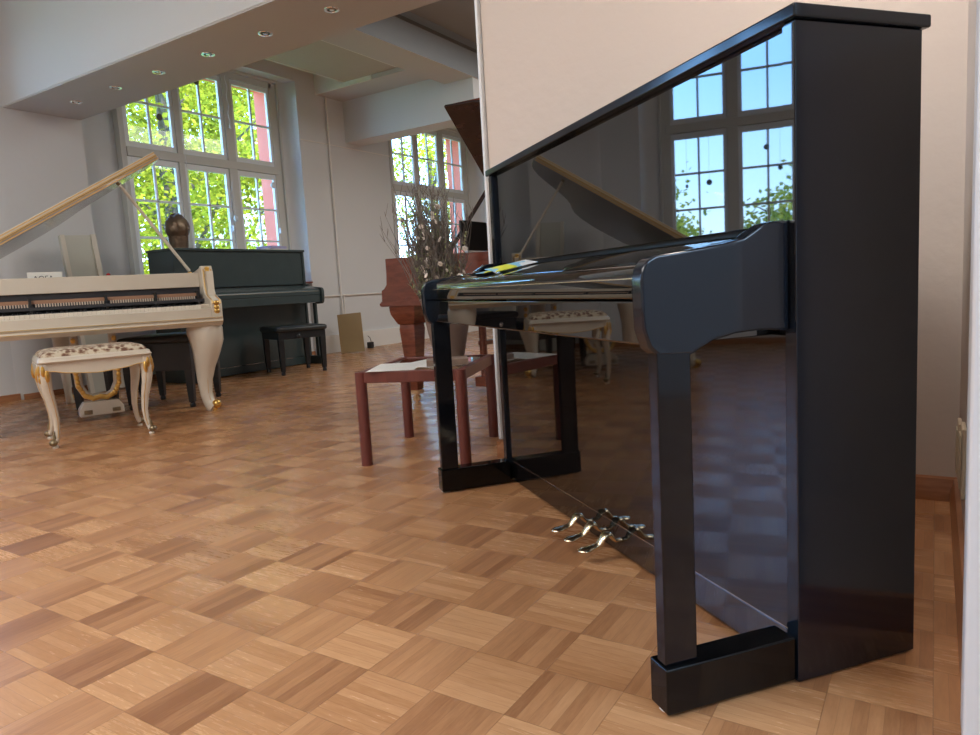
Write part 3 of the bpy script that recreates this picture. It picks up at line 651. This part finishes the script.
# ---------------------------------------------------------------- ornate stool
def ornate_stool():
    t = thing('piano_stool', 'ivory rococo piano stool with tapestry cushion and gilt leaves', 'stool', (-4.066, 1.848, 0), WA)
    W, D = .545, .41
    sr = MB()
    def rr(x0, x1, y0, y1, z, r=.03):
        pts = []
        for cx, cy, a0 in ((x1-r, y1-r, 0), (x0+r, y1-r, PI/2), (x0+r, y0+r, PI), (x1-r, y0+r, 1.5*PI)):
            for k in range(5): pts.append((cx+r*math.cos(a0+PI/2*k/4), cy+r*math.sin(a0+PI/2*k/4), z))
        return pts
    sr.loft([rr(-.006,W+.010,-.026,D+.026,.470), rr(-.012,W+.016,-.032,D+.032,.478), rr(-.006,W+.010,-.026,D+.026,.486), rr(-.004,W+.008,-.024,D+.024,.496), rr(.0,W,-.01,D+.01,.503)])
    sr.build('seat_frame', M['ivory'], t)
    cu = MB(); cu.loft([rr(.006,W-.006,-.004,D+.004,.502), rr(.010,W-.010,0,D,.516), rr(.03,W-.03,.02,D-.02,.532), rr(.07,W-.07,.06,D-.06,.540), rr(.2,W-.2,.15,D-.15,.543,.01)])
    cu.build('cushion', M['tapestry'], t, sharp=60)
    ap = MB()
    def apr(L): return [(0,.470),(0,.43),(L*.12,.425),(L*.22,.412),(L*.36,.404),(L*.5,.398),(L*.64,.404),(L*.78,.412),(L*.88,.425),(L,.43),(L,.470)]
    a1 = MB()
    a1.prism([(x, z) for x, z in apr(W)], 'y', -.012, .008).prism([(x, z) for x, z in apr(W)], 'y', D-.008, D+.012)
    a1.prism([(x, z) for x, z in apr(D)], 'x', -.012, .008).prism([(x, z) for x, z in apr(D)], 'x', W-.008, W+.012)
    a1 = a1.build('apron', M['ivory'], t, bevel=.003)
    g = MB()
    for y_, L, ax in ((-.0135, W, 0), (D+.0135, W, 0)):
        p = apr(L)[1:-1]; g.tube([(x, y_, z) for x, z in p], .0032, 5)
    for x_ in (-.0135, W+.0135): g.tube([(x_, x, z) for x, z in apr(D)[1:-1]], .0032, 5)
    g.build('gilt_edge', M['gold_paint'], a1)
    for x, y, dx, dy in ((.026,.018,-1,-.8),(W-.026,.018,1,-.8),(.026,D-.018,-1,.8),(W-.026,D-.018,1,.8)):
        L = math.hypot(dx, dy); ex, ey = dx/L, dy/L
        prof = [(.47,.0,.034),(.43,.008,.036),(.38,.010,.033),(.31,.000,.027),(.23,-.020,.021),(.15,-.030,.0175),(.09,-.026,.015),(.055,-.018,.014),(.030,-.004,.016)]
        lg = MB().tube([(x+ex*o_, y+ey*o_, z) for z, o_, r in prof], [r for z, o_, r in prof], 12, ref=(ex, ey, 0), sq=.95).build('leg', M['ivory'], t, sharp=60)
        MB().ball((x+ex*.006, y+ey*.006, .032), .022, 10, 6, (1,1,.85)).tube([(x-ex*.004,y-ey*.004,.05),(x-ex*.002,y-ey*.002,.075),(x-ex*.006,y-ey*.006,.095)], [.011,.007,.003], 6).build('bronze_scroll', M['bronze_dull'], lg)
        MB().lathe([(.001,0),(.014,0),(.016,.008),(.012,.014),(.001,.014)], 12, (x-ex*.004, y-ey*.004, 0)).build('foot_pad', M['ivory'], lg)
        gl = MB(); sx, sy = -ey, ex
        for k in range(5):
            a = (k-2)/2
            gl.ball((x+ex*(.036-abs(a)*.014)+sx*a*.034, y+ey*(.036-abs(a)*.014)+sy*a*.034, .428-abs(a)*.026+(.012 if k % 2 else 0)), .017, 7, 5, (.75,.75,2.0))
        gl.ball((x+ex*.040, y+ey*.040, .385), .011, 7, 5, (.7,.7,1.9))
        gl.build('gilt_leaf', M['gold'], lg)
        e = MB()
        for sg in (1, -1):
            e.tube([(x+ex*(o_+r*.3)+sg*sx*r*.86, y+ey*(o_+r*.3)+sg*sy*r*.86, z) for z, o_, r in prof[1:-1]], .0028, 5)
        e.build('gilt_edge', M['gold_paint'], lg)
    return t
ornate_stool()

# ---------------------------------------------------------------- black benches
def bench(label, loc, rz, W, D, Hs, apron, tuft=False):
    t = thing('piano_bench', label, 'bench', loc, rz, 'black piano benches')
    MB().box(.0, W, .0, D, Hs-.055-apron, Hs-.055).build('apron', M['bench_black'], t, bevel=.004)
    r = MB()
    def rr(i, z, rd=.03):
        pts = []
        x0, x1, y0, y1 = -.012+i, W+.012-i, -.012+i, D+.012-i
        for cx, cy, a0 in ((x1-rd, y1-rd, 0), (x0+rd, y1-rd, PI/2), (x0+rd, y0+rd, PI), (x1-rd, y0+rd, 1.5*PI)):
            for k in range(5): pts.append((cx+rd*math.cos(a0+PI/2*k/4), cy+rd*math.sin(a0+PI/2*k/4), z))
        return pts
    r.loft([rr(.004,Hs-.056), rr(-.008,Hs-.045), rr(-.010,Hs-.020), rr(.002,Hs-.006), rr(.03,Hs)]); r.build('seat', M['bench_pad'], t, sharp=60)
    for x, y in ((.028,.028),(W-.028,.028),(.028,D-.028),(W-.028,D-.028)):
        def sq(z_, r_): return [(x+r_, y+r_, z_), (x-r_, y+r_, z_), (x-r_, y-r_, z_), (x+r_, y-r_, z_)]
        lg = MB().loft([sq(.035,.019), sq(.10,.022), sq(Hs-.054-apron,.028)]).build('leg', M['bench_black'], t, bevel=.003)
        MB().lathe([(.001,0),(.018,0),(.022,.014),(.018,.03),(.010,.036),(.001,.036)], 12, (x, y, 0)).build('foot', M['bench_black'], lg)
    MB().lathe([(.006,0),(.006,.02),(.02,.024),(.022,.034),(.012,.04),(.001,.04)], 12, (0,0,0)).build('adjusting_knob', M['chrome'] if tuft else M['bench_black'], t).matrix_local = Matrix.Translation((W*.4, -.0, Hs-.10)) @ Matrix.Rotation(PI/2, 4, 'X')
    return t
bench('black padded piano bench tucked behind the front leg of the ivory grand', (-4.95, 2.80, 0), math.radians(32), .50, .53, .53, .20, True)
bench('slim black bench seen behind the ivory stool and gilt lyre', (-5.19, 2.555, 0), math.radians(38), .30, .56, .44, .04)
bench('black bench with rounded cushion in front of the older upright piano', (-5.34, 4.58, 0), math.radians(68), .48, .50, .475, .07)

# ---------------------------------------------------------------- bust, books
b = thing('bust_sculpture', 'dark bronze head sculpture standing on the older black upright piano', 'sculpture', (-6.20, 4.21, 1.27), math.radians(20))
hd = MB()
rings = []
NR, NSG = 22, 24
random.seed(3)
for k in range(NR+1):
    th = PI*(k+.05)/(NR+.1); ring = []
    for i in range(NSG):
        ph = 2*PI*i/NSG
        r = .118; r *= 1+.05*math.sin(5*ph+3*th)*math.sin(4*th)+.03*math.sin(9*ph+2*th)
        x = r*.88*math.sin(th)*math.cos(ph); y = r*1.02*math.sin(th)*math.sin(ph); z = -r*1.25*math.cos(th)
        if z < -.03: x *= 1-.25*min(1, (-.03-z)/.1); y *= 1-.25*min(1, (-.03-z)/.1)
        ring.append((x, y, z+.20))
    rings.append(ring)
hd.loft(rings); hd.build('head', M['bronze_head'], b, sharp=80)
MB().tube([(.075,0,.25),(.1,0,.215),(.118,0,.19),(.098,0,.175),(.1,0,.15),(.085,0,.125)], [.012,.013,.016,.01,.015,.01], 8).ball((-.01,.098,.20), .02, 8, 6, (.9,.4,1.4)).ball((-.01,-.098,.20), .02, 8, 6, (.9,.4,1.4)).build('face', M['bronze_head'], b, sharp=80)
MB().lathe([(.001,0),(.085,0),(.082,.02),(.088,.04),(.090,.07),(.095,.13),(.001,.15)], 20).build('neck', M['bronze_head'], b, sharp=60)
bk = thing('book_stack', 'thin lilac and white booklets lying at the right end of the older upright', 'booklets', (-6.18, 5.30, 1.27), .1)
MB().box(-.10,.10,-.17,.17,0,.022).build('lower_booklet', M['paper'], bk, bevel=.001)
MB().box(-.09,.10,-.12,.16,.0225,.052).build('upper_booklet', M['purple'], bk, bevel=.001).rotation_euler = (0,0,.1)

# ---------------------------------------------------------------- low red table, papers, vase, bouquet
TA = math.radians(19.7); T0 = (-2.10, 2.23)
def tb(u, v, z): return (T0[0]+u*math.cos(TA)-v*math.sin(TA), T0[1]+u*math.sin(TA)+v*math.cos(TA), z)
t = thing('side_table', 'low red-stained wooden table with glass top left of the pink wall', 'table', (T0[0], T0[1], 0), TA)
tw, td, thh = .450, .560, .415
for x, y in ((0,0),(tw,0),(0,td),(tw,td)):
    MB().tube([(x, y, 0), (x, y, thh-.002)], .025, 16).build('leg', M['redwood'], t, sharp=60)
MB().box(.0,tw,-.014,.014,thh-.05,thh).box(.0,tw,td-.014,td+.014,thh-.05,thh).box(-.014,.014,.0,td,thh-.05,thh).box(tw-.014,tw+.014,.0,td,thh-.05,thh).build('frame_rail', M['redwood'], t, bevel=.004)
MB().box(.0145,tw-.0145,.0145,td-.0145,thh-.012,thh-.004).build('glass_top', M['glass'], t)
for i, (u, v, rz, w_, h_, lab) in enumerate([(.10,.10,.15,.21,.297,'large white sheet on the red table at its near left corner'),(.22,.20,-.3,.21,.297,'white sheet on the red table partly under the vase'),(.30,.12,.5,.15,.21,'smaller cream sheet at the right of the red table top')]):
    pm = MB(); n = 6
    pm.box(-w_/2,w_/2,-h_/2,h_/2,0,.0015)
    p_ = pm.build('paper_sheet', M['paper']); p_.location = tb(u+.02, v+.03, thh+.0008+.0022*i); p_.rotation_euler = (0,0,TA+rz)
    tag(p_, lab, 'paper', 'papers on the red table')
VC = tb(.300, .37, 0)
mg = MB().box(-.09,.09,-.06,.06,0,.025).build('picture_booklet', mat('patterned_cover', (.28,.2,.15), .5, noise=.8, nscale=25)); mg.location = tb(.36,.12,thh+.0075); mg.rotation_euler = (0,0,TA+.3)
tag(mg, 'small thick patterned booklet on the red table beside the vase', 'booklet')
v = thing('flower_vase', 'tapered taupe ceramic vase standing on the low red table', 'vase', (VC[0], VC[1], thh-.0035))
MB().lathe([(.001,0),(.064,0),(.068,.01),(.094,.13),(.118,.27),(.120,.285),(.112,.285),(.106,.27),(.058,.03),(.001,.03)], 28).build('body', M['ceramic'], v, sharp=50)
MB().lathe([(.116,.286),(.125,.288),(.125,.297),(.110,.297),(.110,.286)], 28).build('rim', M['ceramic'], v)
bq = thing('dried_bouquet', 'large bunch of dried twigs with small cream blossoms in the vase', 'flowers', (VC[0], VC[1], thh+.05))
random.seed(11)
tw_ = MB(); lv = MB(); ends = []
for k in range(330):
    az = random.uniform(0, 2*PI); tilt = abs(random.gauss(0, .14)); tilt = min(tilt, .28); ln = random.uniform(.40, .76)*(1-.35*tilt)
    dx, dy = math.cos(az), math.sin(az); cur = random.uniform(-.1, .35)
    path = []
    for j in range(6):
        f = j/5; rr_ = .02 + ln*math.sin(tilt)*f*(1+cur*f) ; path.append((dx*rr_-.045*f*ln/.6+random.gauss(0,.005), dy*rr_-.035*f*ln/.6+random.gauss(0,.005), ln*math.cos(tilt)*f))
    tw_.tube(path, [.0026,.0024,.0022,.002,.0016,.0009], 3)
    for j in (3, 4, 5):
        for q in range(2):
            p = Vector(path[j]); d = Vector((random.gauss(0,.5), random.gauss(0,.5), 1)).normalized()*random.uniform(.03,.09)
            tw_.tube([p, p+d*.6, p+d], [.0016,.0013,.0007], 3)
    if k < 230:
        for j in range(26):
            f = random.uniform(.30, .92 if k % 4 == 0 else .62); i0 = int(f*5); ff = f*5-i0
            p = Vector(path[i0]).lerp(Vector(path[i0+1]), ff); d = Vector((random.gauss(0,1), random.gauss(0,1), random.gauss(.8,.6))).normalized()
            s_ = d.cross(Vector((0,0,1))).normalized()*.0045; l_ = random.uniform(.012,.03)
            lv.add([p-s_, p+s_, p+d*l_+s_*.3, p+d*l_-s_*.3], [(0,1,2,3)])
    ends.append(path)
tw_.build('twigs', M['stem'], bq, kind='stuff'); lv.build('dry_leaves', M['leafdry'], bq, kind='stuff')
bl = None
for k in range(90):
    path = random.choice([e_ for e_ in ends if e_[-1][0]*.6-e_[-1][1]*.8 > (.02 if k > 10 else -.1)]); f = random.uniform(.30,.62) if k > 25 else random.uniform(.7,.95); i0 = int(f*5); p = Vector(path[i0]).lerp(Vector(path[i0+1]), f*5-i0)
    if bl is None:
        fm = MB()
        for q in range(6):
            a = 2*PI*q/6; fm.ball((.006*math.cos(a), .006*math.sin(a), .002), .0048, 6, 4, (1,1,.5))
        fm.ball((0,0,.003), .003, 6, 4)
        bl = fm.build('blossom', M['petal'], bq, sharp=80); ob = bl
    else:
        ob = bl.copy(); col.objects.link(ob); ob.parent = bq
    # towards the viewer's side for visible ones
    ob.location = p + Vector((random.gauss(0,.006), random.gauss(0,.006), 0)); s_ = random.uniform(.8,1.5); ob.location = ob.location + Vector((.02,-.028,0)); ob.scale = (s_, s_, s_)
    ob.rotation_euler = (random.uniform(.4,1.5), random.uniform(-1,1), random.uniform(0,6))

# ---------------------------------------------------------------- wall fittings
pp = thing('heating_pipe', 'thin painted vertical pipe running up the far wall between the windows', 'pipe', (WX+.03, 6.84, 0))
MB().tube([(0,0,.24),(0,0,3.29)], .012, 10).build('riser', M['pipe'], pp)
MB().tube([(0,.045,.24),(0,.045,.75)], .009, 10).build('branch', M['pipe'], pp)
MB().lathe([(.012,-.02),(.02,-.015),(.02,.015),(.012,.02)], 12, (0,0,2.9)).build('clamp', M['pipe'], pp)
rp = MB().tube([(WX+.02, 6.40, .745),(WX+.02, 11.9, .745)], .012, 8).build('horizontal_pipe', M['pipe']); tag(rp, 'thin horizontal painted pipe at knee height along the far window wall', 'pipe')
cb = thing('cardboard_panel', 'brown cardboard panel leaning against the far wall beneath the pipe', 'cardboard', (-6.42, 6.49, 0), math.radians(-60))
cbm = MB().box(0,.30,-.02,.02,0,.50).build('sheet', M['cardboard'], cb, bevel=.002); cbm.rotation_euler = (math.radians(-8), math.radians(-3), 0)
cb.location = (-6.42, 6.50, .002); cb.rotation_euler = (0,0,math.radians(35))
ad = thing('power_adapter', 'small black power adapter on the far baseboard right of the cardboard', 'adapter', (-6.55, 7.20, 0), .1)
MB().box(-.03,.03,-.04,.04,.0,.085).build('body', M['black_plastic'], ad, bevel=.005)
MB().tube([(0,.02,.085),(-.02,.03,.14),(-.05,.02,.17)], .004, 6).build('cable', M['black_plastic'], ad)
for y0, y1, z0, z1, lab in [(2.28,2.38,.135,.30,'cream socket plate on the right wall, farther one'), (1.99,2.09,.17,.345,'cream socket plate on the right wall nearer the door')]:
    sp_ = thing('socket_plate', lab, 'socket', (.07, y0, z0))
    MB().box(-.010,-.0005,0,y1-y0,0,z1-z0).build('plate', M['switch'], sp_, bevel=.003)
    MB().box(-.014,-.0105,.02,y1-y0-.02,.02,z1-z0-.02).build('rocker', M['switch'], sp_, bevel=.002)

# ---------------------------------------------------------------- outside
struct('ground', MB().box(-60, -7.35, -30, 60, -1.2, -1.1), M['grass'])
def tree(label, x, y, H, R, n, lm, z0=-1.1, base=.5, group='trees outside the windows', lsz=(.07,.13)):
    t = thing('tree', label, 'tree', (x, y, z0), group=group)
    tm = MB(); tm.tube([(0,0,0),(.05,.03,H*.4),(0,.1,H*.8)], [.16,.12,.05], 8)
    for k in range(7):
        a = k*2.4; tm.tube([(0.02,.03,H*(.3+.06*k)), (R*.5*math.cos(a), R*.5*math.sin(a), H*(.42+.06*k)), (R*.8*math.cos(a), R*.8*math.sin(a), H*(.5+.06*k))], [.06,.035,.012], 6)
    tm.build('trunk', M['bark'], t)
    fm = MB()
    cl = []
    for k in range(46):
        while True:
            p = Vector((random.uniform(-1,1), random.uniform(-1,1), random.uniform(-1,1)))
            if .35 < p.length < 1: break
        cl.append(Vector((p.x*R, p.y*R, H*base + (H*(1-base))*(.5+.5*p.z))))
    for k in range(n):
        c = random.choice(cl); p = c + Vector((random.gauss(0,1), random.gauss(0,1), random.gauss(0,.8)))*R*.20
        q_ = Vector((p.x, p.y)); q_.length > R*1.1 and q_.normalize(); q_ = q_*(R*1.1) if q_.length <= 1.0001 and Vector((p.x, p.y)).length > R*1.1 else Vector((p.x, p.y)); p = Vector((q_.x, q_.y, max(.15, p.z)))
        s = random.uniform(*lsz); d = Vector((random.gauss(0,1), random.gauss(0,1), random.gauss(-.2,.6))).normalized(); e = d.cross(Vector((random.gauss(0,1), random.gauss(0,1), random.gauss(0,1)))).normalized()
        fm.add([p, p+d*s*.5+e*s*.35, p+d*s, p+d*s*.5-e*s*.35], [(0,1,2,3)])
    fm.build('foliage', lm, t, kind='stuff')
    return t
random.seed(5)
tree('bright green tree filling the left and middle lights of the far tall window', -10.8, 7.2, 7.2, 1.9, 15000, M['leaf'], base=.02)
tree('larger bright green tree farther back behind the far tall window', -15.8, 12.2, 9.5, 2.7, 15000, M['leaf'], base=.02, lsz=(.10,.19))
tree('green tree outside the window behind the bouquet', -11.4, 15.3, 7.0, 1.6, 9000, M['leaf'], base=.05)
tree('low sunlit bushy tree seen mirrored in the black piano', -17.0, -.2, 4.0, 1.7, 5000, M['leaf2'], base=.1, lsz=(.12,.2))
tree('low sunlit shrubby tree mirrored at the left of the reflected window', -20.0, 4.0, 4.5, 1.6, 5000, M['leaf2'], base=.1, lsz=(.12,.2))
h = thing('house', 'pale rendered house with tiled roof beyond the trees', 'building', (-24, 21, -1.1), .2)
MB().box(-4,4,-3,3,0,6.5).build('wall', M['house'], h)
MB().prism([(-3.3,6.5),(3.3,6.5),(0,9)], 'x', -4.3, 4.3).build('roof', M['roof'], h)
for k in range(3):
    for z_ in (1.2, 4.0): MB().box(4.0,4.03,-2.3+k*1.8,-1.3+k*1.8,z_,z_+1.4).build('window', M['black_plastic'], h)

# ---------------------------------------------------------------- world and light
w = bpy.data.worlds.new('sky'); scn.world = w; w.use_nodes = True; nt = w.node_tree; bgn = nt.nodes['Background']
tc = nt.nodes.new('ShaderNodeTexCoord'); sx = nt.nodes.new('ShaderNodeSeparateXYZ'); nt.links.new(tc.outputs['Generated'], sx.inputs[0])
r = nt.nodes.new('ShaderNodeValToRGB'); e = r.color_ramp.elements
e[0].position = 0; e[0].color = (.55,.78,1,1); e[1].position = .6; e[1].color = (.13,.33,.80,1); x = e.new(.12); x.color = (.36,.62,1,1); x = e.new(.25); x.color = (.22,.48,.95,1)
nt.links.new(sx.outputs[2], r.inputs[0]); nt.links.new(r.outputs[0], bgn.inputs['Color']); bgn.inputs['Strength'].default_value = 11.0
def area(name, loc, rot, sx_, sy_, power, color=(1,1,1), portal=False):
    l = bpy.data.lights.new(name, 'AREA'); l.shape = 'RECTANGLE'; l.size = sx_; l.size_y = sy_; l.energy = power; l.color = color
    if portal: l.cycles.is_portal = True
    ob = bpy.data.objects.new(name, l); col.objects.link(ob); ob.location = loc; ob.rotation_euler = rot; return ob
for (n0, n1, f0, f1) in niches: area('window_portal', (OX-.02, (f0+f1)/2, 2.14), (0, -PI/2, 0), 2.5, 2.07, 1, portal=True)
s = bpy.data.lights.new('sun', 'SUN'); s.energy = 9; s.angle = .01; s.color = (1,.95,.85)
so = bpy.data.objects.new('sun', s); col.objects.link(so); so.rotation_euler = Vector((-.55,.25,-.8)).to_track_quat('-Z','Y').to_euler()
area('near_room_fill', (-3.0, -.9, 3.5), (0,0,0), 3.0, 2.0, 130, (1,.98,.96))  # unseen fill light added to brighten the near room
area('far_room_fill', (-2.0, 7.0, 3.5), (0,0,0), 3.0, 4.0, 150, (1,.97,.93))  # no fitting here, light added to lift the far room
area('corridor_fill', (2.0, .4, 3.3), (0,0,0), 1.2, 3.0, 110, (.55,.75,1))  # added bluish light, gives the piano side something cool to reflect

area('wall_corner_fill', (-.5, -1.8, 2.9), Vector((.3,4.0,-2.0)).to_track_quat('-Z','Y').to_euler(), .8, .8, 18, (1,.93,.88))  # unseen light added behind the camera to lift the wall corner

area('piano_gap_fill', (-.08, 1.75, 2.3), Vector((.02,.28,-1.0)).to_track_quat('-Z','Y').to_euler(), .35, .35, 9, (1,.86,.76))  # added out of view to brighten the gap behind the piano

# ---------------------------------------------------------------- camera
f = 698.092; yaw, pitch, roll = .5703785856837784, .11543696135838256, -.05696843270862187
cy_, sy_ = math.cos(yaw), math.sin(yaw); cp, sp2 = math.cos(pitch), math.sin(pitch)
fwd = Vector((-sy_*cp, cy_*cp, -sp2)); right = Vector((cy_, sy_, 0)); up = right.cross(fwd)
r2 = math.cos(roll)*right + math.sin(roll)*up; u2 = -math.sin(roll)*right + math.cos(roll)*up
cam = bpy.data.cameras.new('camera'); cam.sensor_width = 36; cam.lens = f/980*36; cam.clip_start = .02
co = bpy.data.objects.new('camera', cam); col.objects.link(co)
mt = Matrix(((r2.x,u2.x,-fwd.x,0),(r2.y,u2.y,-fwd.y,0),(r2.z,u2.z,-fwd.z,.75),(0,0,0,1)))
co.matrix_world = mt; scn.camera = co
scn.view_settings.view_transform = 'Standard'; scn.view_settings.look = 'None'; scn.view_settings.exposure = .12
scn.cycles.max_bounces = 10; scn.cycles.diffuse_bounces = 5; scn.cycles.glossy_bounces = 6; scn.cycles.transparent_max_bounces = 16
